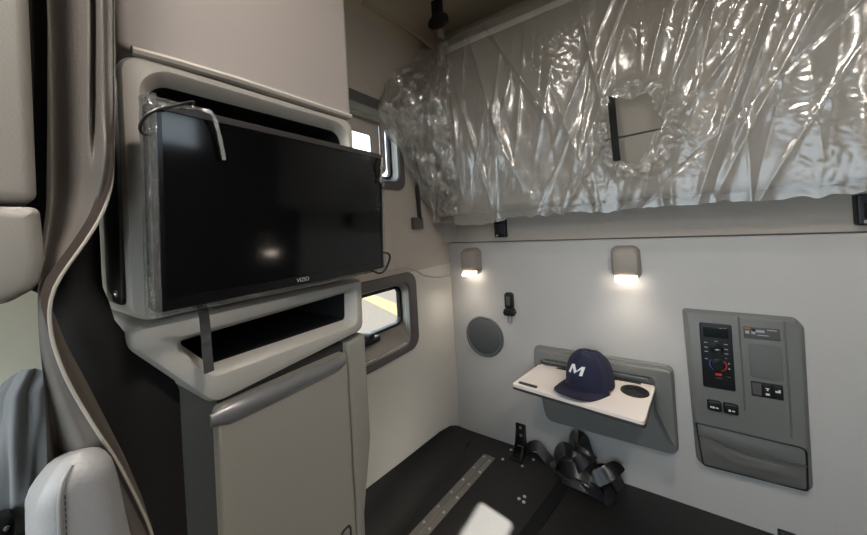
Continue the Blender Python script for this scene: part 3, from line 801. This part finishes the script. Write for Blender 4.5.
# climate unit
cl = pad2('climate_unit', .110, .201, -.652, -.411, .006, .006, .020, M['black'], pn, label='black climate control unit')
pad2('display', .120, .191, -.463, -.425, .002, .0015, .0255, M['lcd'], cl, label='dark display')
def knob(u, v, r, name, par):
    mb = MB(); mb.lathe([(r*1.18, 0), (r*1.15, .003), (r, .004), (r*.96, .014), (r*.85, .016), (.0005, .0155)], lambda a, b, w: f(u+a, v+b, .0258+w), 28, True)
    return build(name, mb, M['black'], par)
k1 = knob(.155, -.502, .0165, 'knob', cl); k2 = knob(.156, -.562, .018, 'knob', cl)
def dash(mb, u, v, a, b, w=.0262): mb.loft([[f(p, q, ww) for p, q in ((u-a/2, v-b/2), (u+a/2, v-b/2), (u+a/2, v+b/2), (u-a/2, v+b/2))] for ww in (w, w+.0005)], True, True)
MK = [(u, v, .010, .0028) for u in (.125, .182) for v in (-.484, -.502, -.518)]+[(.187, -.553, .005, .005), (.187, -.572, .005, .005), (.124, -.545, .007, .003), (.18, -.535, .004, .002), (.155, -.476, .010, .002)]
for d in MK:
    mb = MB(); dash(mb, *d); build('marking', mb, M['greyprint'], cl)
mb = MB(); dash(mb, .155, -.502, .012, .004, .0415); build('knob_marking', mb, M['greyprint'], k1)
def arc(mb, a0, a1, r0, r1):
    n = 14; lo = []
    for k in range(n+1):
        a = radians(a0+(a1-a0)*k/n)
        lo.append([f(.156+r0*cos(a), -.562+r0*sin(a), .0262), f(.156+r1*cos(a), -.562+r1*sin(a), .0262), f(.156+r1*cos(a), -.562+r1*sin(a), .0268), f(.156+r0*cos(a), -.562+r0*sin(a), .0268)])
    mb.loft(lo, True, True)
mb = MB(); arc(mb, -70, 40, .0225, .0255); dash(mb, .156, -.598, .018, .008); build('warm_arc', mb, M['red'], cl, label='red heat markings')
mb = MB(); arc(mb, 140, 240, .0225, .0255); build('cool_arc', mb, M['blue'], cl, label='blue cold marking')
mb = MB(); dash(mb, .157, -.612, .018, .003); dash(mb, .185, -.602, .010, .003); build('lower_marking', mb, M['frame'], cl)
# clock module
ck = pad2('clock_module', .233, .325, -.452, -.412, .003, .004, .0205, M['frame'], pn, label='small clock module with pictogram keys')
mb = MB(); dash(mb, .2425, -.417, .014, .0065, .0246); build('warning_mark', mb, M['orange'], ck, label='orange mark')
mb = MB(); dash(mb, .2755, -.4245, .022, .008, .0246); dash(mb, .305, -.418, .024, .003, .0246); dash(mb, .258, -.431, .010, .010, .0246); dash(mb, .242, -.431, .010, .010, .0246)
build('print_block', mb, M['greyprint'], ck)
mb = MB(); dash(mb, .282, -.438, .028, .0025, .0246); build('print_line', mb, M['greyprint'], ck)
mb = MB(); mb.lathe([(.006, 0), (.0055, .003), (.0005, .0035)], lambda a, b, w: f(.2585+a, -.4215+b, .0245+w), 16, True); build('key', mb, M['black'], ck)
# switch block
sb = pad2('switch_bank', .243, .323, -.655, -.603, .003, .004, .0205, M['black'], pn, label='black bank of three rocker switches')
for k, u in enumerate((.2565, .283, .3095)):
    s = pad2('rocker_switch', u-.0118, u+.0118, -.650, -.608, .002, .005, .0235, M['frame'] if k == 0 else M['black'], sb)
    mb = MB()
    if k == 1:
        dash(mb, u, -.620, .009, .0035, .0286); dash(mb, u, -.625, .004, .005, .0286); dash(mb, u, -.640, .010, .007, .0286)
    if k == 2: dash(mb, u-.001, -.626, .013, .006, .0286); dash(mb, u+.003, -.621, .005, .005, .0286)
    if k: build('pictogram', mb, M['white'], s)
for k, u in enumerate((.1385, .1835)):
    s = pad2('lock_switch', u-.0205, u+.0205, -.735, -.698, .006, .013, .0205, M['black'], pn, er=.005)
    mb = MB(); dash(mb, u-.004, -.721, .006, .007, .0336); dash(mb, u+.006, -.721, .008, .004, .0336)
    if k == 0: dash(mb, u-.011, -.721, .004, .006, .0336)
    build('pictogram', mb, M['white'], s)
# net pocket
PK = lambda i: rpoly([(.092, -.955), (.366, -.945), (.370, -.800), (.078, -.796)], [.014, .014, .02, .006], i)
mb = MB(); lo = [[f(u, v, w) for u, v in PK(i)] for i, w in ((0, .021), (0, .025), (.004, .026), (.006, .022))]; mb.loft(lo)
pk = build('pocket_rim', mb, M['black'], pn, label='black pocket rim')
mb = MB()
def pf2(s, t):
    u0, u1 = .088+(-.006)*t, .364+.003*t; u = u0+(u1-u0)*s
    topz = -.838-.022*s-.014*sin(pi*s); bz = -.95+.008*s
    v = bz+(topz-bz)*t
    bul = .022*sin(pi*s)**.6*(sin(pi*min(1, t*.62+.05)))+.0035*noise.noise(Vector((s*5, t*4, 2)))*sin(pi*s)
    return f(u, v, .0225+max(bul, 0.0002))
mb.grid(pf2, 36, 14); build('pocket_fabric', mb, M['pocket'], pk, label='stretchy grey pocket fabric')
mb = MB()
mb.grid(lambda s, t: f(.083+.284*s, -.800-.001*s-(.042+.024*s)*t, .0225+.006*sin(pi*t*.8)*sin(pi*s)**.4), 30, 6); build('pocket_flap', mb, M['panel_d'], pk)
mb = MB(); mb.tube([tuple(Vector(pf2(s/30, 1))+Vector((0, -.001, .001))) for s in range(31)], .0028, 8); build('elastic_edge', mb, M['frame'], pk)

# ------------------------------------------------------------------ floor bracket, strap bundle
br = thing('floor_bracket', 'black metal bracket bolted to the bunk base against the rear wall', 'bracket', (-.62, 1.55, ZB))
mb = MB(); mb.pad(lambda i: rrect(-.655+i, -.603-i, -1.13+i, -1.018-i, max(.006-i, .0005)), f, .006, .002); mb.pad(lambda i: rrect(-.662+i, -.592-i, 1.488+i, 1.597-i, max(.012-i, .0005)), lambda u, v, w: (u, v, ZB+w), .006, .002)
build('plate', mb, M['black'], br)
mb = MB()
for x in (-.650, -.607):
    mb.loft([[(x+d, 1.592, -1.035), (x+d, 1.592, ZB+.005), (x+d, 1.505, ZB+.005), (x+d, 1.565, ZB+.04)] for d in (-.002, .002)], True, True)
build('gusset', mb, M['black'], br)
for u, v in ((-.629, -1.035), (-.629, -1.075)):
    mb = MB(); mb.lathe([(.0075, 0), (.007, .004), (.001, .0055)], lambda a, b, w, u=u, v=v: f(u+a, v+b, .006+w), 6, True); build('bolt_head', mb, M['metal'], br)
for x, y in ((-.63, 1.515), (-.635, 1.545)):
    mb = MB(); mb.lathe([(.0075, 0), (.007, .004), (.001, .0055)], lambda a, b, w, x=x, y=y: (x+a, y+b, ZB+.006+w), 6, True); build('bolt_head', mb, M['black'], br)

st = thing('strap_bundle', 'tangled heap of shiny black strap on the bunk base beside the bracket', 'strap', (-.37, 1.52, ZB))
def rib(pts, nr, w=.05, k=10, t=.0025):
    P = catmull(pts, k); m = len(P); N_ = []
    for i in range(m):
        q = i/(m-1)*(len(nr)-1); j = min(int(q), len(nr)-2); N_.append(Vector(nr[j]).lerp(Vector(nr[j+1]), q-j))
    mb = MB(); mb.ribbon(P, N_, w, t); return mb
Z = lambda h: ZB+h
build('strap', rib([(-.60, 1.575, Z(.015)), (-.565, 1.565, Z(.05)), (-.53, 1.560, Z(.06)), (-.49, 1.55, Z(.03)), (-.45, 1.54, Z(.02)), (-.42, 1.53, Z(.05))], [(0, -.6, 1), (0, -.8, .7), (0, -.5, 1), (.3, -.3, 1)], .045), M['satin'], st)
loops_ = [
 ([(-.47, 1.53, .01), (-.455, 1.51, .07), (-.42, 1.52, .115), (-.37, 1.53, .09), (-.35, 1.50, .03), (-.40, 1.49, .008), (-.46, 1.50, .02)], [(-1, -.4, .2), (-.6, -.6, .6), (.2, -.6, 1), (1, -.4, .4), (.5, -.5, -1), (-.4, -.5, -1)]),
 ([(-.40, 1.56, .02), (-.395, 1.555, .12), (-.375, 1.55, .165), (-.345, 1.55, .16), (-.325, 1.55, .10), (-.31, 1.54, .03)], [(-1, -.6, 0), (-.9, -.7, .2), (0, -.6, 1), (.9, -.6, .3), (1, -.5, .2)]),
 ([(-.44, 1.50, .03), (-.40, 1.475, .06), (-.35, 1.47, .07), (-.30, 1.48, .055), (-.26, 1.50, .07), (-.22, 1.53, .09), (-.205, 1.55, .06)], [(-.3, -1, .5), (0, -1, .5), (.1, -.6, 1), (.3, -.9, .4), (-.2, -.8, .7), (.5, -.8, .3)]),
 ([(-.34, 1.52, .10), (-.31, 1.51, .075), (-.28, 1.50, .03), (-.25, 1.49, .012), (-.255, 1.46, .010), (-.29, 1.455, .02), (-.33, 1.47, .04)], [(.5, -.6, .8), (.6, -.3, .8), (.5, -.4, .9), (.1, -.2, 1), (0, .1, -1), (0, .2, -1)]),
 ([(-.30, 1.56, .02), (-.27, 1.55, .055), (-.23, 1.54, .05), (-.20, 1.53, .015)], [(0, -.6, 1), (.1, -.5, 1), (.6, -.4, .8)]),
 ([(-.43, 1.56, .01), (-.42, 1.53, .06), (-.38, 1.51, .09), (-.34, 1.52, .07), (-.32, 1.55, .02)], [(-.8, -.5, .3), (-.4, -.8, .5), (.1, -.8, .7), (.6, -.6, .4), (.9, -.4, .2)]),
 ([(-.37, 1.56, .03), (-.36, 1.52, .11), (-.33, 1.50, .12), (-.30, 1.50, .08), (-.29, 1.52, .02)], [(-.7, -.6, .3), (-.3, -.9, .5), (.3, -.8, .6), (.8, -.6, .2), (1, -.4, 0)]),
 ([(-.43, 1.49, .008), (-.38, 1.465, .03), (-.33, 1.455, .035), (-.28, 1.47, .02), (-.24, 1.50, .01)], [(0, -.6, 1), (-.1, -.7, .8), (.1, -.7, .8), (.2, -.5, 1), (.2, -.4, 1)]),
 ([(-.41, 1.53, .02), (-.39, 1.50, .05), (-.36, 1.48, .09), (-.33, 1.49, .12), (-.31, 1.53, .13)], [(-.8, -.6, .2), (-.7, -.7, .3), (-.4, -.8, .5), (-.1, -.6, .9), (.2, -.3, 1)]),
 ([(-.46, 1.55, .05), (-.43, 1.53, .09), (-.39, 1.50, .08), (-.36, 1.49, .05), (-.31, 1.50, .04), (-.28, 1.53, .06)], [(-.3, -.4, 1), (.2, -.8, .6), (.5, -1, .2), (.1, -.8, .8), (-.2, -.6, 1)])]
for p, n_ in loops_:
    build('strap', rib([(x+.02, y, Z(h+.004)) for x, y, h in p], n_, .056), M['satin'], st)
mb = MB(); mb.pad(lambda i: rrect(-.038+i, .028-i, -.02+i, .02-i, .006), lambda u, v, w: (-.275+u*.7+v*.3, 1.472-u*.2+v*.5, Z(.03+w-v*.6+u*.1)), .012, .004, both=True); build('buckle', mb, M['webbing'], st)
build('strap_run', rib([(-.39, 1.50, Z(.012)), (-.40, 1.44, Z(.003)), (-.425, 1.30, Z(.002)), (-.45, 1.17, Z(.002)), (-.475, 1.0, Z(.002)), (-.50, .85, Z(.002))], [(0, 0, 1), (0, 0, 1), (0, 0, 1)], .05), M['webbing'], st)
# small black end at the right foot of the rear wall
sg = thing('floor_clip', 'small black clip at the foot of the rear wall below the control panel', 'clip', (.32, 1.59, ZB))
mb = MB(); mb.pad(lambda i: rrect(.288+i, .335-i, ZB+.001+i, -1.117-i, .005), f, .02, .004); build('clip_base', mb, M['black'], sg)
mb = MB(); mb.pad(lambda i: rrect(.298+i, .325-i, ZB+.003+i, -1.123-i, .004), f, .008, .003, w0=.019); build('clip_tongue', mb, M['black'], sg)

# ------------------------------------------------------------------ left edge: curtain, lining, locker, seat, drape
HEM = [(1.06, .128), (0.339, 0.127), (0.199, 0.123), (0.13, 0.12), (0.083, 0.117), (0.043, 0.106), (0.011, 0.091), (-0.016, 0.076), (-0.036, 0.065), (-0.055, 0.059), (-0.076, 0.057), (-0.106, 0.0585), (-0.146, 0.066), (-0.185, 0.077), (-0.233, 0.093), (-0.281, 0.11), (-0.335, 0.125), (-0.384, 0.138), (-0.436, 0.146), (-.56, .163), (-.9, .18), (-1.63, .185)]
LFT = [(1.06, .078), (0.307, 0.075), (0.182, 0.071), (0.06, 0.066), (-0.011, 0.057), (-0.058, 0.0525), (-0.105, 0.0525), (-0.176, 0.056), (-0.269, 0.056), (-0.333, 0.057), (-.6, .06), (-1.63, .07)]
FLD = [(1.06, .129), (0.0, .09), (-0.05, 0.060), (-0.062, 0.0625), (-0.087, 0.069), (-0.11, 0.0735), (-0.131, 0.079), (-0.16, 0.088), (-0.198, 0.099), (-0.244, 0.112), (-0.301, 0.128), (-0.368, 0.144), (-0.427, 0.155), (-.56, .172), (-.9, .185), (-1.63, .19)]
def lerp_tab(tab, z):
    tab = sorted(tab)
    if z <= tab[0][0]: return tab[0][1]
    for (a, p), (b, q) in zip(tab, tab[1:]):
        if z <= b: return p+(q-p)*(z-a)/(b-a)
    return tab[-1][1]
def smooth_tab(tab, z): return sum(lerp_tab(tab, z+d*.006) for d in (-2, -1, 0, 1, 2))/5
cu = thing('privacy_curtain', 'grey vinyl privacy curtain gathered between the left cabinet and the seat', 'curtain', (-.62, .1, -1.642))
def hemy(z): return smooth_tab(HEM, z)
def curt(s, t):
    z = -1.62+2.67*t; a, b = smooth_tab(LFT, z), hemy(z); y = a+(b-a)*s
    wdt = (b-a)
    e = 1-s**4
    x = -.60-e*(.022*(1+sin(s*pi*1.8+.4+z*1.2))*min(1, wdt/.05)+.007*sin(s*11+z*5)*min(1, wdt/.04)+.02*(1-s)**2)
    x -= .03*exp(-((s-.70)/.05)**2)*max(0, min(1, (z-.10)/.06))
    x += .022*exp(-((z-.12)/.05)**2)*exp(-((s-.8)/.12)**2)
    return (x, y, z)
mb = MB(); mb.grid(curt, 40, 260); 
c1 = build('curtain_cloth', mb, M['curtain'], cu, angle=180)
mb = MB(); zs = [-1.6+2.64*k/160 for k in range(161)]
mb.grid(lambda s, t: (curt(1-.0, t)[0]+.004-.002*s, hemy(-1.62+2.67*t)-(.0015+.0095*max(0, min(1, (-1.62+2.67*t+.09)/.05))*max(0, min(1, (.16+1.62-2.67*t)/.05)))*(1-s)+.001, -1.62+2.67*t), 3, 170)
build('hem_band', mb, M['hem'], cu, angle=180, label='brown hem tape')
mb = MB(); mb.tube([(curt(1, k/200)[0]+.004, hemy(-1.62+2.67*k/200)+.0015, -1.62+2.67*k/200) for k in range(0, 201)], lambda q: max(.0002, .0019*min(1, max(0, (.115-(-1.62+2.67*q))/.06))), 6)
build('hem_piping', mb, M['hemlite'], cu, label='pale edge piping')
mb = MB()
mb.grid(lambda s, t: (-.607-.035*s-.01*sin(pi*s), hemy(-1.62+1.59*t)+(max(smooth_tab(FLD, -1.62+1.59*t), hemy(-1.62+1.59*t)+.0005)-hemy(-1.62+1.59*t))*s, -1.62+1.59*t), 8, 160)
build('inner_fold', mb, M['fold'], cu, angle=180, label='brown-grey turned-in fold')
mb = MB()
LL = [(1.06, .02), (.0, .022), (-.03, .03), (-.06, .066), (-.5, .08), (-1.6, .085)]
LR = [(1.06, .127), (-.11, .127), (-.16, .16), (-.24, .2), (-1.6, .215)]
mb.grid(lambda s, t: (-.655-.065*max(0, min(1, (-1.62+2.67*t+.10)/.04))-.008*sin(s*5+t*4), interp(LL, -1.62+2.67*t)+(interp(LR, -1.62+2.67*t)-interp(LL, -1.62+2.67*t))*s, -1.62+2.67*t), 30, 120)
build('curtain_lining', mb, M['lining'], cu, angle=180, label='inner lining coloured dark for the shaded gap')
# overhead locker
lk = thing('overhead_locker', 'pale grey two-part overhead locker at the upper left edge', 'locker', (-.75, -.05, -.055))
mb = MB(); mb.pad(lambda i: rrect(-.3+i, .0545-i, .057+i, 1.06-i, max(.012-i, .001)), lambda u, v, w: (-.6-.2+w, u, v), .2, .012); build('upper_case', mb, M['locker'], lk)
mb = MB(); mb.pad(lambda i: rpoly([(-.3, -.062), (.03, -.056), (.052, -.042), (.058, -.01), (.0555, .052), (-.3, .054)], [.01, .02, .02, .02, .01, .004], i), lambda u, v, w: (-.795+w, u, v), .205, .014); build('lower_case', mb, M['locker'], lk)
# seat back
se = thing('passenger_seat', 'grey leather seat back with stitched piping at the lower left edge', 'seat', (-.64, .06, -1.642))
L = []
prof = [(-.2235, .0715, .004, 0), (-.2243, .0715, .010, 0), (-.227, .0714, .0165, 0), (-.232, .071, .0215, 0), (-.239, .070, .0258, 0), (-.249, .069, .029, 0), (-.263, .0685, .0315, 0), (-.335, .072, .036, 0), (-.45, .0795, .0425, 0), (-.6, .085, .048, 0), (-.9, .09, .052, 0), (-1.2, .09, .054, 0)]
mb = MB(); lo = []
for z, yc, hd, _ in prof:
    lo.append([(-.63+u-(.02*max(0, (z+.245)/.0215)**2 if u > .05 else 0), yc+v, z-.30*(.112-u)*max(0, min(1, (z+.34)/.1))) for u, v in rrect(-.01, .112, -hd, hd, .022, 6)])
mb.loft(lo, True, True); bk = build('backrest', mb, M['seat'], se, angle=60)
mb = MB(); mb.tube(catmull([(-.527, .063, -.230), (-.519, .056, -.238), (-.5165, .053, -.252), (-.5165, .052, -.275), (-.5165, .0525, -.342), (-.5165, .055, -.53)]), .0018, 8); pp = build('piping', mb, M['seat'], bk)
mb = MB()
for k in range(40):
    z = -.255-.0062*k; y = interp([(-.53, .0585), (-.35, .0565), (-.255, .0565)], z); mb.box(-.5185, -.517, y-.0005, y+.0005, z-.002, z+.002)
build('stitching', mb, M['frame'], bk, label='dark stitching')
mb = MB(); mb.box(-.80, -.50, -.42, .12, -1.28, -1.16, r=.03); mb.box(-.75, -.55, -.3, .05, -1.64, -1.27, r=.01); build('cushion', mb, M['seat'], se)
# gathered cloth
dc = thing('gathered_drape', 'charcoal cloth gathered by a strap against the cream panel', 'drape', (-.95, .06, -.75))
def dr_(s, t):
    z = -.225-.5*t; a = 2*pi*s
    w = interp([(-.225, .018), (-.235, .026), (-.30, .031), (-.42, .030), (-.487, .024), (-.55, .03), (-.73, .04)], z)
    yc = interp([(-.225, .072), (-.26, .060), (-.35, .058), (-.487, .055), (-.73, .058)], z)
    r = 1+.22*sin(5*a+z*9)+.10*sin(9*a-z*14)
    dip = .018*(1-min(1, t*8))*cos(a+.5)
    return (-.955+.028*r*cos(a), yc+w*r*sin(a), z+dip)
mb = MB(); mb.grid(dr_, 90, 60); build('cloth', mb, M['drape'], dc, angle=180)
mb = MB(); mb.grid(lambda s, t: (-.955+.036*cos(2*pi*s), .055+.029*sin(2*pi*s), -.478-.02*t), 32, 2); build('tie_strap', mb, M['frame'], dc, label='dark tie strap')
bl = thing('belt_anchor', 'black belt anchor with bright studs at the lower left corner', 'anchor', (-.9, .02, -.56))
mb = MB(); mb.box(-.93, -.88, -.02, .043, -.56, -.425, r=.012); build('anchor_body', mb, M['black'], bl)
for y, z in ((.033, -.438), (.034, -.475), (.036, -.49)):
    mb = MB(); mb.lathe([(.004, 0), (.0035, .002), (.0005, .003)], lambda u, v, w, y=y, z=z: (-.88+w, y+u, z+v), 10, True); build('stud', mb, M['chrome'], bl)

# ------------------------------------------------------------------ light
def area(name, loc, size, energy, rot, color=(1, 1, 1), sy=None):
    l = bpy.data.lights.new(name, 'AREA'); l.energy = energy; l.color = color; l.size = size
    if sy: l.shape = 'RECTANGLE'; l.size_y = sy
    o = bpy.data.objects.new(name, l); COL.objects.link(o); o.location = (loc[0], loc[1], loc[2]+H); o.rotation_euler = rot; return o
sun = bpy.data.lights.new('sun', 'SUN'); sun.energy = 130; sun.angle = radians(.5); sun.color = (1, .95, .86)
so = bpy.data.objects.new('sun', sun); COL.objects.link(so)
sd = Vector((1.65, -.28, 1.62)).normalized(); so.rotation_euler = sd.to_track_quat('Z', 'Y').to_euler(); so.location = (3, -1, 4)
# fill lamps added to the unseen cab ceiling for brightness
def dome(x, y, lbl):
    t = thing('added_fill_lamp', lbl, 'lamp', (x, y, 1.08), None)
    mb = MB(); mb.lathe([(.09, 0), (.088, -.012), (.075, -.018)], lambda u, v, w: (x+u, y+v, 1.08+w), 32); build('housing', mb, M['lamp'], t)
    mb = MB(); mb.lathe([(.076, -.017), (.06, -.022), (.0005, -.024)], lambda u, v, w: (x+u, y+v, 1.08+w), 32); build('lens', mb, M['lens'], t)
    area('added_fill_light', (x, y, 1.04), .14, 7, (0, 0, 0), (1, .93, .85))
dome(.45, .3, 'added unseen ceiling fill lamp above the bunk opening')
dome(-.45, -.2, 'added unseen ceiling fill lamp above the seats')
for x in (-.848, -.118):
    l = bpy.data.lights.new('reading_light', 'SPOT'); l.energy = 1.1; l.spot_size = radians(150); l.spot_blend = 1; l.shadow_soft_size = .03; l.color = (1, .9, .78)
    o = bpy.data.objects.new('reading_light', l); COL.objects.link(o); o.location = (x, YB-.085, -.275+H); o.rotation_euler = (radians(-18), 0, 0)
w = bpy.data.worlds.new('sky'); sc.world = w; w.use_nodes = True
bg = w.node_tree.nodes['Background']; bg.inputs[0].default_value = (.80, .90, 1.0, 1); bg.inputs[1].default_value = 2.6

# ------------------------------------------------------------------ camera
Rm = [[0.82324321, 0.56479663, -0.05723096], [-0.05442814, -0.0218218, -0.99827921], [-0.56507361, 0.82494156, 0.01277618]]
R3 = Matrix(Rm).transposed() @ Matrix(((1, 0, 0), (0, -1, 0), (0, 0, -1)))
cam = bpy.data.cameras.new('camera'); co = bpy.data.objects.new('camera', cam); COL.objects.link(co)
co.matrix_world = Matrix.Translation((0, 0, H)) @ R3.to_4x4()
cam.sensor_fit = 'HORIZONTAL'; cam.sensor_width = 36; cam.lens = 326/867*36
cam.shift_y = (224.234-267.5)/867; cam.clip_start = .01; cam.clip_end = 200
sc.camera = co
sc.view_settings.view_transform = 'Standard'; sc.view_settings.look = 'None'; sc.view_settings.gamma = 1
sc.view_settings.use_curve_mapping = False; sc.view_settings.exposure = .9
